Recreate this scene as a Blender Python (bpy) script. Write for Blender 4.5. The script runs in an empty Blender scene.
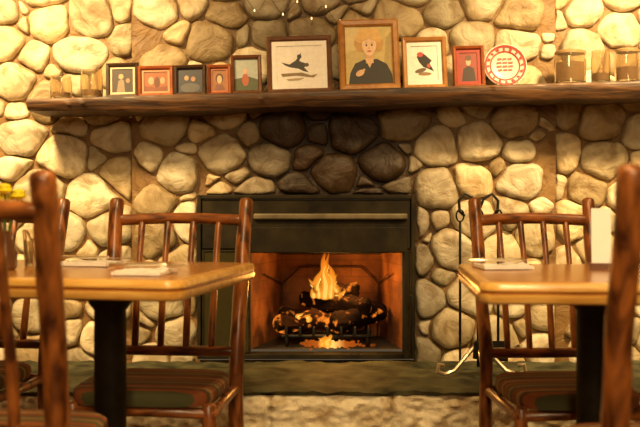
import bpy, math, random
from mathutils import Vector, Matrix, noise
random.seed(7)
scene = bpy.context.scene
COL = scene.collection
try:
    scene.view_settings.view_transform = 'Standard'
except Exception:
    pass

# ---------------------------------------------------------------- materials
_mc = {}
def nodes_mat(name):
    m = bpy.data.materials.new(name); m.use_nodes = True
    nt = m.node_tree
    return m, nt, nt.nodes["Principled BSDF"]

def plain(c, rough=0.6, metal=0.0, var=0.12, scale=30, bump=0.0, name="plain", coat=0.0, spec=0.5):
    key = (tuple(c), rough, metal, var, scale, bump, coat, spec)
    if key in _mc: return _mc[key]
    m, nt, b = nodes_mat(name)
    tc = nt.nodes.new('ShaderNodeTexCoord')
    n = nt.nodes.new('ShaderNodeTexNoise'); n.inputs['Scale'].default_value = scale
    n.inputs['Detail'].default_value = 4
    r = nt.nodes.new('ShaderNodeValToRGB')
    r.color_ramp.elements[0].position = 0.3; r.color_ramp.elements[1].position = 0.7
    r.color_ramp.elements[0].color = (*[x*(1-var) for x in c], 1)
    r.color_ramp.elements[1].color = (*[min(1, x*(1+var)) for x in c], 1)
    nt.links.new(tc.outputs['Object'], n.inputs['Vector'])
    nt.links.new(n.outputs['Fac'], r.inputs['Fac'])
    nt.links.new(r.outputs['Color'], b.inputs['Base Color'])
    b.inputs['Roughness'].default_value = rough
    b.inputs['Metallic'].default_value = metal
    b.inputs['Specular IOR Level'].default_value = spec
    b.inputs['Coat Weight'].default_value = coat
    b.inputs['Coat Roughness'].default_value = 0.15
    if bump:
        bp = nt.nodes.new('ShaderNodeBump'); bp.inputs['Strength'].default_value = bump
        bp.inputs['Distance'].default_value = 0.01
        nt.links.new(n.outputs['Fac'], bp.inputs['Height'])
        nt.links.new(bp.outputs['Normal'], b.inputs['Normal'])
    _mc[key] = m
    return m

def wood(name, c1, c2, stretch=(3, 3, 30), rough=0.3, coat=0.4, bump=0.15, sc=3.0, mid=None):
    m, nt, b = nodes_mat(name)
    tc = nt.nodes.new('ShaderNodeTexCoord')
    mp = nt.nodes.new('ShaderNodeMapping'); mp.inputs['Scale'].default_value = stretch
    n = nt.nodes.new('ShaderNodeTexNoise'); n.inputs['Scale'].default_value = sc
    n.inputs['Detail'].default_value = 6; n.inputs['Distortion'].default_value = 0.6
    r = nt.nodes.new('ShaderNodeValToRGB')
    r.color_ramp.elements[0].position = 0.35; r.color_ramp.elements[1].position = 0.65
    r.color_ramp.elements[0].color = (*c1, 1); r.color_ramp.elements[1].color = (*c2, 1)
    bp = nt.nodes.new('ShaderNodeBump'); bp.inputs['Strength'].default_value = bump
    bp.inputs['Distance'].default_value = 0.005
    L = nt.links.new
    L(tc.outputs['Object'], mp.inputs['Vector']); L(mp.outputs['Vector'], n.inputs['Vector'])
    L(n.outputs['Fac'], r.inputs['Fac']); L(r.outputs['Color'], b.inputs['Base Color'])
    L(n.outputs['Fac'], bp.inputs['Height']); L(bp.outputs['Normal'], b.inputs['Normal'])
    b.inputs['Roughness'].default_value = rough
    b.inputs['Coat Weight'].default_value = coat
    b.inputs['Coat Roughness'].default_value = 0.25
    return m

M_LOG = wood("hickory_log", (0.06, 0.014, 0.003), (0.42, 0.135, 0.026), (12, 12, 3), 0.38, 0.5, 0.35)
M_LOGR = wood("hickory_rail", (0.06, 0.014, 0.003), (0.42, 0.135, 0.026), (3, 12, 12), 0.38, 0.5, 0.35)
M_TABLE = wood("honey_table_top", (0.46, 0.18, 0.026), (0.64, 0.29, 0.048), (2, 14, 14), 0.26, 0.6, 0.05)
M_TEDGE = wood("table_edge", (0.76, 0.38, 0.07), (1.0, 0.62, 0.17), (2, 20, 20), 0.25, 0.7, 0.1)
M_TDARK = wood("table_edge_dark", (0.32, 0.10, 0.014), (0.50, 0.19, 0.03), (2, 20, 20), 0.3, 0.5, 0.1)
M_MANTEL = wood("mantel_plank", (0.025, 0.010, 0.003), (0.13, 0.056, 0.016), (1.5, 12, 18), 0.6, 0.1, 1.0)
M_IRON = plain((0.012, 0.010, 0.006), 0.5, 0.2, 0.4, 40, 0.1, "black_iron", 0, .35)
M_BRASS = plain((0.42, 0.33, 0.17), 0.35, 0.9, 0.15, 40, 0, "antique_brass")
M_STEEL = plain((0.85, 0.76, 0.58), 0.3, 0.9, 0.15, 40, 0, "polished_steel")

def emis(name, stops, strength, axis='Z', alpha=None):
    m = bpy.data.materials.new(name); m.use_nodes = True
    nt = m.node_tree; nt.nodes.clear()
    out = nt.nodes.new('ShaderNodeOutputMaterial'); e = nt.nodes.new('ShaderNodeEmission')
    tc = nt.nodes.new('ShaderNodeTexCoord'); sp = nt.nodes.new('ShaderNodeSeparateXYZ')
    r = nt.nodes.new('ShaderNodeValToRGB')
    while len(r.color_ramp.elements) < len(stops): r.color_ramp.elements.new(0.5)
    for el, (p, c) in zip(r.color_ramp.elements, stops):
        el.position = p; el.color = (*c, 1)
    e.inputs['Strength'].default_value = strength
    nt.links.new(tc.outputs['Generated'], sp.inputs[0]); nt.links.new(sp.outputs[axis], r.inputs['Fac'])
    nt.links.new(r.outputs['Color'], e.inputs['Color'])
    if alpha is None: nt.links.new(e.outputs[0], out.inputs[0])
    else:
        tr = nt.nodes.new('ShaderNodeBsdfTransparent'); mx = nt.nodes.new('ShaderNodeMixShader'); mx.inputs[0].default_value = alpha
        nt.links.new(tr.outputs[0], mx.inputs[1]); nt.links.new(e.outputs[0], mx.inputs[2]); nt.links.new(mx.outputs[0], out.inputs[0])
    return m

# stone (colour per stone in attribute)
M_STONE, nt, b = nodes_mat("river_stone")
L = nt.links.new
at = nt.nodes.new('ShaderNodeAttribute'); at.attribute_name = "Col"
tc = nt.nodes.new('ShaderNodeTexCoord')
n1 = nt.nodes.new('ShaderNodeTexNoise'); n1.inputs['Scale'].default_value = 12; n1.inputs['Detail'].default_value = 7
n1.inputs['Roughness'].default_value = 0.6; n1.inputs['Distortion'].default_value = 0.8
n2 = nt.nodes.new('ShaderNodeTexNoise'); n2.inputs['Scale'].default_value = 90; n2.inputs['Detail'].default_value = 3
rp = nt.nodes.new('ShaderNodeValToRGB'); rp.color_ramp.elements[0].position = 0.33; rp.color_ramp.elements[1].position = 0.58
rp.color_ramp.elements[0].color = (0.50, 0.39, 0.25, 1); rp.color_ramp.elements[1].color = (1, 1, 1, 1)
mx = nt.nodes.new('ShaderNodeMix'); mx.data_type = 'RGBA'; mx.blend_type = 'MULTIPLY'; mx.inputs[0].default_value = 0.9
L(tc.outputs['Object'], n1.inputs['Vector']); L(tc.outputs['Object'], n2.inputs['Vector'])
L(n1.outputs['Fac'], rp.inputs['Fac']); L(at.outputs['Color'], mx.inputs[6]); L(rp.outputs['Color'], mx.inputs[7])
L(mx.outputs[2], b.inputs['Base Color'])
bp = nt.nodes.new('ShaderNodeBump'); bp.inputs['Strength'].default_value = 0.8; bp.inputs['Distance'].default_value = 0.018
bp2 = nt.nodes.new('ShaderNodeBump'); bp2.inputs['Strength'].default_value = 0.25; bp2.inputs['Distance'].default_value = 0.004
L(n1.outputs['Fac'], bp.inputs['Height']); L(n2.outputs['Fac'], bp2.inputs['Height'])
L(bp.outputs['Normal'], bp2.inputs['Normal']); L(bp2.outputs['Normal'], b.inputs['Normal'])
b.inputs['Roughness'].default_value = 0.5

# striped cushion
M_SEAT, nt, b = nodes_mat("striped_cushion_fabric")
L = nt.links.new
tc = nt.nodes.new('ShaderNodeTexCoord'); sp = nt.nodes.new('ShaderNodeSeparateXYZ')
ma = nt.nodes.new('ShaderNodeMath'); ma.operation = 'MULTIPLY'; ma.inputs[1].default_value = 8.0
fr = nt.nodes.new('ShaderNodeMath'); fr.operation = 'FRACT'
rp = nt.nodes.new('ShaderNodeValToRGB'); rp.color_ramp.interpolation = 'CONSTANT'
cols = [(0, (0.24, 0.06, 0.016)), (0.18, (0.07, 0.06, 0.022)), (0.34, (0.28, 0.15, 0.05)), (0.46, (0.08, 0.08, 0.028)),
        (0.60, (0.26, 0.075, 0.02)), (0.78, (0.10, 0.045, 0.018)), (0.88, (0.32, 0.20, 0.075))]
while len(rp.color_ramp.elements) < len(cols): rp.color_ramp.elements.new(0.5)
for el, (p, c) in zip(rp.color_ramp.elements, cols): el.position = p; el.color = (*c, 1)
L(tc.outputs['Object'], sp.inputs[0]); L(sp.outputs['Y'], ma.inputs[0])
L(ma.outputs[0], fr.inputs[0]); L(fr.outputs[0], rp.inputs['Fac'])
L(rp.outputs['Color'], b.inputs['Base Color']); b.inputs['Roughness'].default_value = 0.8

# firebrick
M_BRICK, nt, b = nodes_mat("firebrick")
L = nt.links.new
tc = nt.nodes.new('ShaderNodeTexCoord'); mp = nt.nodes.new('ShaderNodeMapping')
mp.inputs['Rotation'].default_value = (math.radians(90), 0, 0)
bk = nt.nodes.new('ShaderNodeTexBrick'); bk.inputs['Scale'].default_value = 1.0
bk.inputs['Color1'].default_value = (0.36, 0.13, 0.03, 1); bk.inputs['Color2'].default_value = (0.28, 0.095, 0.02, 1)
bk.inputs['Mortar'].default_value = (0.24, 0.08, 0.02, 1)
bk.inputs['Mortar Size'].default_value = 0.003; bk.inputs['Brick Width'].default_value = 0.20; bk.inputs['Row Height'].default_value = 0.075
nz_ = nt.nodes.new('ShaderNodeTexNoise'); nz_.inputs['Scale'].default_value = 7; nz_.inputs['Detail'].default_value = 4
rz_ = nt.nodes.new('ShaderNodeValToRGB'); rz_.color_ramp.elements[0].position = .38; rz_.color_ramp.elements[1].position = .6
rz_.color_ramp.elements[0].color = (.28, .2, .15, 1); rz_.color_ramp.elements[1].color = (1, 1, 1, 1)
mz_ = nt.nodes.new('ShaderNodeMix'); mz_.data_type = 'RGBA'; mz_.blend_type = 'MULTIPLY'; mz_.inputs[0].default_value = .9
L(tc.outputs['Object'], mp.inputs['Vector']); L(mp.outputs['Vector'], bk.inputs['Vector']); L(tc.outputs['Object'], nz_.inputs['Vector'])
L(nz_.outputs['Fac'], rz_.inputs['Fac']); L(bk.outputs['Color'], mz_.inputs[6]); L(rz_.outputs['Color'], mz_.inputs[7]); L(mz_.outputs[2], b.inputs['Base Color'])
b.inputs['Roughness'].default_value = 0.8

M_SLATE = plain((0.068, 0.068, 0.034), 0.72, 0, 0.75, 10, 0.9, "green_slate", 0, .3)
M_FLOOR = wood("floor_planks", (0.10, 0.045, 0.015), (0.2, 0.09, 0.03), (10, 1.5, 10), 0.4, 0.2, 0.2)
M_PLASTER = plain((0.50, 0.33, 0.14), 0.9, 0, 0.08, 5, 0.1, "warm_plaster")
M_GLASS, nt, b = nodes_mat("clear_glass")
b.inputs['Transmission Weight'].default_value = 1.0; b.inputs['Roughness'].default_value = 0.03
b.inputs['Base Color'].default_value = (0.95, 0.9, 0.8, 1)
M_DARKGLASS, nt, b = nodes_mat("smoked_glass")
b.inputs['Base Color'].default_value = (0.06, 0.052, 0.02, 1); b.inputs['Roughness'].default_value = 0.12
b.inputs['Alpha'].default_value = 0.7

# ---------------------------------------------------------------- mesh builder
class MB:
    def __init__(s): s.v = []; s.f = []; s.m = []; s.c = []
    def add(s, vs, fs, mi=0, col=None):
        o = len(s.v); s.v += [tuple(x) for x in vs]
        if col is not None: s.c += [col]*len(vs)
        for f in fs: s.f.append(tuple(i+o for i in f)); s.m.append(mi)
    def box(s, a, b, mi=0, rot=None, piv=(0, 0, 0)):
        vs = [(x, y, z) for z in (a[2], b[2]) for y in (a[1], b[1]) for x in (a[0], b[0])]
        if rot is not None:
            P = Vector(piv); vs = [tuple(rot @ (Vector(q)-P) + P) for q in vs]
        s.add(vs, [(0, 2, 3, 1), (4, 5, 7, 6), (0, 1, 5, 4), (2, 6, 7, 3), (0, 4, 6, 2), (1, 3, 7, 5)], mi)
    def tube(s, pts, rad, n=14, mi=0, wob=0.0, round_cap=True, seed=0):
        pts = [Vector(p) for p in pts]
        if not isinstance(rad, (list, tuple)): rad = [rad]*len(pts)
        P = list(pts); R = list(rad)
        if round_cap:
            d0 = (pts[0]-pts[1]).normalized(); d1 = (pts[-1]-pts[-2]).normalized()
            P = [pts[0]+d0*rad[0]*0.45, pts[0]+d0*rad[0]*0.3] + P + [pts[-1]+d1*rad[-1]*0.3, pts[-1]+d1*rad[-1]*0.45]
            R = [rad[0]*0.4, rad[0]*0.8] + R + [rad[-1]*0.8, rad[-1]*0.4]
        rings = []; up = None
        for i, p in enumerate(P):
            t = (P[min(i+1, len(P)-1)]-P[max(i-1, 0)]).normalized()
            if up is None:
                a = Vector((0, 1, 0)) if abs(t.y) < 0.9 else Vector((1, 0, 0))
                up = (a - t*a.dot(t)).normalized()
            else: up = (up - t*up.dot(t)).normalized()
            w = t.cross(up)
            ring = []
            for k in range(n):
                an = 2*math.pi*k/n; r = R[i]
                if wob: r *= 1+wob*noise.noise(Vector((math.cos(an)*1.3+seed, math.sin(an)*1.3, p.length*14)))
                ring.append(p+up*math.cos(an)*r+w*math.sin(an)*r)
            rings.append(ring)
        vs = [q for r in rings for q in r]; fs = []
        for i in range(len(rings)-1):
            for k in range(n):
                k2 = (k+1) % n
                fs.append((i*n+k, i*n+k2, (i+1)*n+k2, (i+1)*n+k))
        fs.append(tuple(range(n-1, -1, -1))); fs.append(tuple((len(rings)-1)*n+k for k in range(n)))
        s.add(vs, fs, mi)
    def lathe(s, prof, n=28, mi=0, M=None):
        vs = []; fs = []
        for r, z in prof:
            for k in range(n):
                a = 2*math.pi*k/n; q = Vector((r*math.cos(a), r*math.sin(a), z))
                vs.append(M @ q if M is not None else q)
        for i in range(len(prof)-1):
            for k in range(n):
                k2 = (k+1) % n; fs.append((i*n+k, i*n+k2, (i+1)*n+k2, (i+1)*n+k))
        fs.append(tuple(range(n-1, -1, -1))); fs.append(tuple((len(prof)-1)*n+k for k in range(n)))
        s.add(vs, fs, mi)
    def obj(s, name, mats, parent=None, loc=(0, 0, 0), rot=(0, 0, 0), smooth=True, bevel=0, colattr=False, label=None):
        me = bpy.data.meshes.new(name); me.from_pydata(s.v, [], s.f)
        if not isinstance(mats, (list, tuple)): mats = [mats]
        for m in mats: me.materials.append(m)
        me.polygons.foreach_set('material_index', s.m)
        if colattr:
            a = me.color_attributes.new("Col", 'FLOAT_COLOR', 'POINT')
            flat = []
            for c in s.c: flat += [c[0], c[1], c[2], 1]
            a.data.foreach_set('color', flat)
        me.update()
        if smooth:
            me.polygons.foreach_set('use_smooth', [True]*len(me.polygons))
            try: me.set_sharp_from_angle(angle=math.radians(40))
            except Exception: pass
        o = bpy.data.objects.new(name, me); COL.objects.link(o)
        o.location = loc; o.rotation_euler = rot
        if parent: o.parent = parent
        if bevel:
            bm = o.modifiers.new("bevel", 'BEVEL'); bm.width = bevel; bm.segments = 3; bm.limit_method = 'ANGLE'
        if label: o["label"] = label
        return o

def empty(name, loc=(0, 0, 0), rot=(0, 0, 0), parent=None):
    o = bpy.data.objects.new(name, None); COL.objects.link(o); o.location = loc; o.rotation_euler = rot
    o.empty_display_size = 0.1
    if parent: o.parent = parent
    return o
def tag(o, label, cat, group=None):
    o["label"] = label; o["category"] = cat
    if group: o["group"] = group
    return o
def struct(o): o["kind"] = "structure"; return o

# ---------------------------------------------------------------- room shell
XB0, XB1 = -0.77, 0.965            # chimney breast edges
HX0, HX1, HZ = -0.498, 0.385, 0.965  # fireplace hole
def clip(poly, nx, nz, d):   # keep nx*x+nz*z <= d
    out = []
    for i in range(len(poly)):
        a = poly[i]; b2 = poly[(i+1) % len(poly)]
        da = nx*a[0]+nz*a[1]-d; db = nx*b2[0]+nz*b2[1]-d
        if da <= 0: out.append(a)
        if (da < 0 < db) or (db < 0 < da):
            t = da/(da-db); out.append((a[0]+(b2[0]-a[0])*t, a[1]+(b2[1]-a[1])*t))
    return out
AN = 1.18
def gen_stones(x0, x1, z0, z1, rmin, rmax, seed, gap=0.004, an=AN, darts=14000, pack=0.70):
    rnd = random.Random(seed); S = []
    for k in range(darts):
        f = k/darts
        r = rmax-(rmax-rmin)*min(1, f*1.3)*rnd.uniform(0.5, 1) if f < 0.8 else rnd.uniform(rmin, rmin*1.3)
        x = rnd.uniform(x0, x1); z = rnd.uniform(z0, z1)*an
        if all((x-a)**2+(z-c)**2 > (pack*(r+q))**2 for a, c, q in S): S.append((x, z, r))
    cells = []
    for i, (x, z, r) in enumerate(S):
        nb = sorted(((a-x)**2+(c-z)**2, a, c, q) for j, (a, c, q) in enumerate(S) if j != i and abs(a-x) < .6 and abs(c-z) < .6)[:18]
        poly = [(x0, z0*an), (x1, z0*an), (x1, z1*an), (x0, z1*an)]
        for d2, a, c, q in nb:
            D = math.sqrt(d2); nx, nz = (a-x)/D, (c-z)/D
            off = (d2+(r*r-q*q)*.8)/(2*D)
            poly = clip(poly, nx, nz, nx*x+nz*z+off-gap)
            if len(poly) < 3: break
        if len(poly) >= 3: cells.append(((x, z/an), [(p[0], p[1]/an) for p in poly], r))
    return cells
PAL = [(0.80, 0.71, 0.50), (0.88, 0.80, 0.60), (0.62, 0.52, 0.33), (0.76, 0.67, 0.47), (0.52, 0.46, 0.31),
       (0.80, 0.66, 0.40), (0.68, 0.62, 0.46), (0.46, 0.36, 0.20)]
def add_stone(mb, poly, y, h, col, seed):
    q = []
    for i in range(len(poly)):
        if math.dist(poly[i], poly[(i+1) % len(poly)]) > 0.014 or len(poly) < 5: q.append(poly[i])
    if len(q) >= 4: poly = q
    for kk in (0.17, 0.25, 0.25):
        q = []
        for i in range(len(poly)):
            a = poly[i]; b2 = poly[(i+1) % len(poly)]
            q.append((a[0]*(1-kk)+b2[0]*kk, a[1]*(1-kk)+b2[1]*kk)); q.append((a[0]*kk+b2[0]*(1-kk), a[1]*kk+b2[1]*(1-kk)))
        poly = q
    Lg = [0]
    for i in range(len(poly)):
        a = poly[i]; b2 = poly[(i+1) % len(poly)]; Lg.append(Lg[-1]+math.dist(a, b2))
    N = 34; P = []; j = 0
    for k in range(N):
        t = Lg[-1]*k/N
        while Lg[j+1] < t: j += 1
        u = (t-Lg[j])/max(1e-9, Lg[j+1]-Lg[j]); a = poly[j]; b2 = poly[(j+1) % len(poly)]
        P.append((a[0]+(b2[0]-a[0])*u, a[1]+(b2[1]-a[1])*u))
    cx = sum(p[0] for p in P)/N; cz = sum(p[1] for p in P)/N
    tx, tz = random.uniform(-.16, .16), random.uniform(-.18, .10)
    rings = [(1.015, -0.5), (1.01, 0.05), (0.998, 0.34), (0.965, 0.58), (0.90, 0.77), (0.77, 0.91), (0.55, 0.98), (0.25, 1.0)]
    vs = []
    for s_, hh in rings:
        for (px, pz) in P:
            X = cx+(px-cx)*s_; Z = cz+(pz-cz)*s_
            nn = noise.noise(Vector((X*11+seed, Z*11, seed)))*0.45+noise.noise(Vector((X*27+seed, Z*27, seed)))*0.1
            X += noise.noise(Vector((X*20, Z*20, seed)))*0.009; Z += noise.noise(Vector((X*20+9, Z*20, seed)))*0.009
            vs.append((X, y-h*hh*(1+nn)-(tx*(X-cx)+tz*(Z-cz))*max(0, hh), Z))
    vs.append((cx, y-h*(1+noise.noise(Vector((cx*11+seed, cz*11, seed)))*0.45), cz))
    fs = []
    for i in range(len(rings)-1):
        for k in range(N):
            k2 = (k+1) % N; fs.append((i*N+k, i*N+k2, (i+1)*N+k2, (i+1)*N+k))
    o = (len(rings)-1)*N; c = len(vs)-1
    for k in range(N): fs.append((o+k, o+(k+1) % N, c))
    mb.add(vs, fs, 0, col)

wb = MB()
def soot_and_shade(x, z):  # soot above the firebox, with shade under the mantel painted into the colour
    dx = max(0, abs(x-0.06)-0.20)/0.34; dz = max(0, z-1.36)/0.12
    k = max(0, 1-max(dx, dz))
    if 1.50 < z: k = max(k, 0.60*max(0, 1-abs(x+.1)/0.8))  # upper wall centre painted darker, in place of dimmer light
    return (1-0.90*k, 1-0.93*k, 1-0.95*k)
MORT = (0.25, 0.145, 0.048)
def mortar(x0, x1, z0, z1, y):
    nx = max(1, int((x1-x0)/0.03)); nz = max(1, int((z1-z0)/0.03))
    o = len(wb.v)
    for j in range(nz+1):
        for i in range(nx+1):
            X = x0+(x1-x0)*i/nx; Z = z0+(z1-z0)*j/nz
            wb.v.append((X, y+noise.noise(Vector((X*12, Z*12, 3)))*0.008, Z)); wb.c.append(tuple(a*b2 for a, b2 in zip(MORT, soot_and_shade(X, Z))))
    for j in range(nz):
        for i in range(nx):
            a = o+j*(nx+1)+i; wb.f.append((a, a+1, a+nx+2, a+nx+1)); wb.m.append(0)
YC, YS = 3.640, 3.690
mortar(-2.6, XB0, 0, 2.75, YS); mortar(XB1, 2.6, 0, 2.75, YS)
mortar(XB0, HX0, 0, 2.75, YC); mortar(HX1, XB1, 0, 2.75, YC); mortar(HX0, HX1, HZ, 2.75, YC); mortar(HX0, HX1, 0, 0.29, YC)
for X in (XB0, XB1):
    wb.add([(X, YC, 0), (X, YS+.01, 0), (X, YS+.01, 2.75), (X, YC, 2.75)], [(0, 1, 2, 3)], 0, MORT)
for (sx, poly, r) in gen_stones(-2.6, 2.6, 0.0, 2.75, 0.036, 0.114, 23):
    cx = sum(p[0] for p in poly)/len(poly); cz = sum(p[1] for p in poly)/len(poly)
    g = 0.005
    if cx < XB0: poly = clip(poly, 1, 0, XB0-g); y = YS
    elif cx > XB1: poly = clip(poly, -1, 0, -XB1-g); y = YS
    else:
        poly = clip(poly, 1, 0, XB1-g); poly = clip(poly, -1, 0, -XB0-g); y = YC
        if HX0 < cx < HX1 and cz < HZ:
            m = min((cx-HX0, 0), (HX1-cx, 1), (HZ-cz, 2))
            if m[0] > 0.04: continue
            if m[1] == 0: poly = clip(poly, 1, 0, HX0-g)
            elif m[1] == 1: poly = clip(poly, -1, 0, -HX1-g)
            else: poly = clip(poly, 0, -1, -HZ-g)
        else:
            if cz > HZ:
                if cx > HX0-.02 and cx < HX1+.02: poly = clip(poly, 0, -1, -HZ-g)
                elif min(p[1] for p in poly) < HZ and (cx < HX0): poly = clip(poly, 1, 0, HX0-g) if max(p[0] for p in poly) > HX0 else poly
                elif min(p[1] for p in poly) < HZ and (cx > HX1): poly = clip(poly, -1, 0, -HX1-g) if min(p[0] for p in poly) < HX1 else poly
            elif cx <= HX0: poly = clip(poly, 1, 0, HX0-g)
            elif cx >= HX1: poly = clip(poly, -1, 0, -HX1-g)
    if len(poly) < 3: continue
    A = abs(sum(poly[i][0]*poly[(i+1) % len(poly)][1]-poly[(i+1) % len(poly)][0]*poly[i][1] for i in range(len(poly))))/2
    if A < 0.0008: continue
    c = random.choice(PAL); k = random.uniform(0.80, 1.10); so = soot_and_shade(cx, cz)
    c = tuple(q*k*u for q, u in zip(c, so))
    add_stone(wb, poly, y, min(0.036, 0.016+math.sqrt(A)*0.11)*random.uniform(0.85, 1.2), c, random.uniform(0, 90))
w = wb.obj("wall_back", M_STONE, colattr=True); struct(w)
w["label"] = "river stone wall with mortar joints around the fireplace"

def quad(name, vs, mat):
    m = MB(); m.add(vs, [(0, 1, 2, 3)]); return struct(m.obj(name, mat, smooth=False))
YB = -2.5; W = 2.6; H = 2.75
quad("floor", [(-W, YB, 0), (W, YB, 0), (W, 3.72, 0), (-W, 3.72, 0)], M_FLOOR)
quad("ceiling", [(-W, YB, H), (-W, 3.72, H), (W, 3.72, H), (W, YB, H)], M_PLASTER)
quad("wall_left", [(-W, YB, 0), (-W, 3.72, 0), (-W, 3.72, H), (-W, YB, H)], M_PLASTER)
quad("wall_right", [(W, YB, 0), (W, YB, H), (W, 3.72, H), (W, 3.72, 0)], M_PLASTER)
quad("wall_front", [(-W, YB, 0), (-W, YB, H), (W, YB, H), (W, YB, 0)], M_PLASTER)

# ---------------------------------------------------------------- hearth
hearth = empty("hearth", (0.1, 3.33, 0)); tag(hearth, "raised stone hearth with green slate top in front of the fireplace", "hearth")
y0 = -0.30; y1 = 0.258
m = MB(); NX, NY = 110, 22; vs = []; fs = []
for j in range(NY+1):
    for i in range(NX+1):
        x = -1.35+2.75*i/NX; y = y0+(y1-y0)*j/NY
        z = 0.291+0.010*noise.noise(Vector((x*7, y*7, 1)))+0.010*noise.noise(Vector((x*20, y*20, 4)))
        if j == 0: y += 0.022*noise.noise(Vector((x*9, 3, 3))); z -= .006
        vs.append((x, y, min(z, .299)))
o1 = len(vs)
for i in range(NX+1): vs.append((-1.35+2.75*i/NX, y0+.012+0.022*noise.noise(Vector(((-1.35+2.75*i/NX)*9, 3, 7))), 0.272+.006*noise.noise(Vector((i*.4, 3, 7)))))
for i in range(NX+1): vs.append((-1.35+2.75*i/NX, y1, 0.272))
for j in range(NY):
    for i in range(NX):
        a = j*(NX+1)+i; fs.append((a, a+1, a+NX+2, a+NX+1))
for i in range(NX):
    fs.append((o1+i, o1+i+1, i+1, i)); t = NY*(NX+1)+i; fs.append((t, t+1, o1+NX+1+i+1, o1+NX+1+i)); fs.append((o1+i, o1+NX+1+i, o1+NX+2+i, o1+i+1))
m.add(vs, fs)
m.obj("hearth_slab", M_SLATE, hearth)
hb = MB(); NX, NZ = 240, 40; vs = []; fs = []; cs = []
for j in range(NZ+1):
    for i in range(NX+1):
        x = -1.33+2.71*i/NX; z = 0.272*j/NZ
        row = int(z/.136); bl = (x+row*.31+5)/.42; fb = abs((bl % 1)-.5)*2; fz = abs(((z % .136)/.136)-.5)*2
        d = .016*noise.noise(Vector((x*14, z*20, row*5)))+.014*noise.noise(Vector((x*38, z*48, 7)))
        jn = max(0, (fb-.965)/.035, (fz-.93)/.07); d += .010*jn
        vs.append((x, y0+.010+d, z)); t = 1.0+.15*noise.noise(Vector((int(bl)*3.1, row, 2))); cs.append(tuple(min(1, q*t*(1-.4*jn)) for q in (.98, .88, .62)))
for j in range(NZ):
    for i in range(NX):
        a = j*(NX+1)+i; fs.append((a, a+1, a+NX+2, a+NX+1))
hb.add(vs, fs); hb.c = cs
hb.box((-1.33, y0+0.06, 0.0), (1.38, y1, 0.270)); hb.c += [(0.45, 0.32, 0.14)]*8
hb.obj("hearth_stonework", M_STONE, hearth, colattr=True)

# ---------------------------------------------------------------- fireplace insert
fp = empty("fireplace", (-0.0565, 3.62, 0.30)); tag(fp, "black metal fireplace insert with firebrick lining and smoked glass doors", "fireplace")
ox = 0.0565
def fx(x): return x+ox
M_SOOT = plain((0.020, 0.015, 0.006), 0.65, 0.0, 0.6, 12, 0.3, "sooty_olive_metal", 0, .2)
m = MB()   # surround frame
m.box((fx(HX0), -0.02, 0), (fx(HX0)+0.016, 0.05, 0.665)); m.box((fx(HX1)-0.016, -0.02, 0), (fx(HX1), 0.05, 0.665))
m.box((fx(HX0)+0.016, -0.02, 0.648), (fx(HX1)-0.016, 0.05, 0.665)); m.box((fx(HX0)+0.016, -0.02, 0), (fx(HX1)-0.016, 0.05, 0.020))
m.obj("surround", M_SOOT, fp, bevel=0.004)
m = MB()
m.box((fx(HX0)+0.017, -0.01, 0.445), (fx(HX1)-0.017, 0.04, 0.647))
m.box((fx(HX0)+0.19, -0.020, 0.43), (fx(HX1)-0.03, -0.011, 0.535))
m.obj("hood", M_SOOT, fp, bevel=0.006)
m = MB(); m.box((fx(-0.27), -0.030, 0.565), (fx(HX1)-0.03, -0.012, 0.590))
m.obj("trim_strip", plain((0.17, 0.14, 0.08), 0.55, 0.2, 0.6, 9, 0.1, "trim_pewter"), fp, bevel=0.007, label="worn grey-brass trim strip across the hood")
fx0, fx1, bx0, bx1 = fx(-0.285), fx(0.338), fx(-0.175), fx(0.27)
z0, zf1, zb1 = 0.03, 0.445, 0.40; yf, yb = 0.045, 0.42
m = MB()
F = [(fx0, yf, z0), (fx1, yf, z0), (fx1, yf, zf1), (fx0, yf, zf1)]; B = [(bx0, yb, z0), (bx1, yb, z0), (bx1, yb, zb1), (bx0, yb, zb1)]
m.add(F+B, [(4, 5, 6, 7), (0, 4, 7, 3), (1, 2, 6, 5)])
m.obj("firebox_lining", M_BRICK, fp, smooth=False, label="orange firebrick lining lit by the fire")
m = MB()
pp = [(bx0+.01, .405, z0), (bx0+.005, .40, .27), (bx0+.085, .395, .345), (bx1-.085, .395, .345), (bx1-.005, .40, .27), (bx1-.01, .405, z0)]
for i in range(5): m.tube([pp[i], pp[i+1]], .004, 8)
for a, b2 in ((1, (fx0+.05, .16, .33)), (4, (fx1-.05, .16, .33))): m.tube([pp[a], b2], .0035, 8)
m.obj("fireback_rim", plain((.07, .022, .007), .8), fp)
m = MB()
m.add(F+B, [(0, 1, 5, 4), (3, 7, 6, 2)])
m.box((fx(HX0)+.017, 0.041, 0.022), (fx0, 0.05, 0.445)); m.box((fx1, 0.041, 0.022), (fx(HX1)-.017, 0.05, 0.445))
m.box((fx0-.02, 0.02, 0.022), (fx0, 0.05, 0.445)); m.box((fx1, 0.02, 0.022), (fx1+.012, 0.05, 0.445))
m.obj("firebox_shell", plain((0.03, 0.022, 0.014), 0.7, 0, 0.3, 20, 0.2, "soot_black"), fp, smooth=False)
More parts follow.
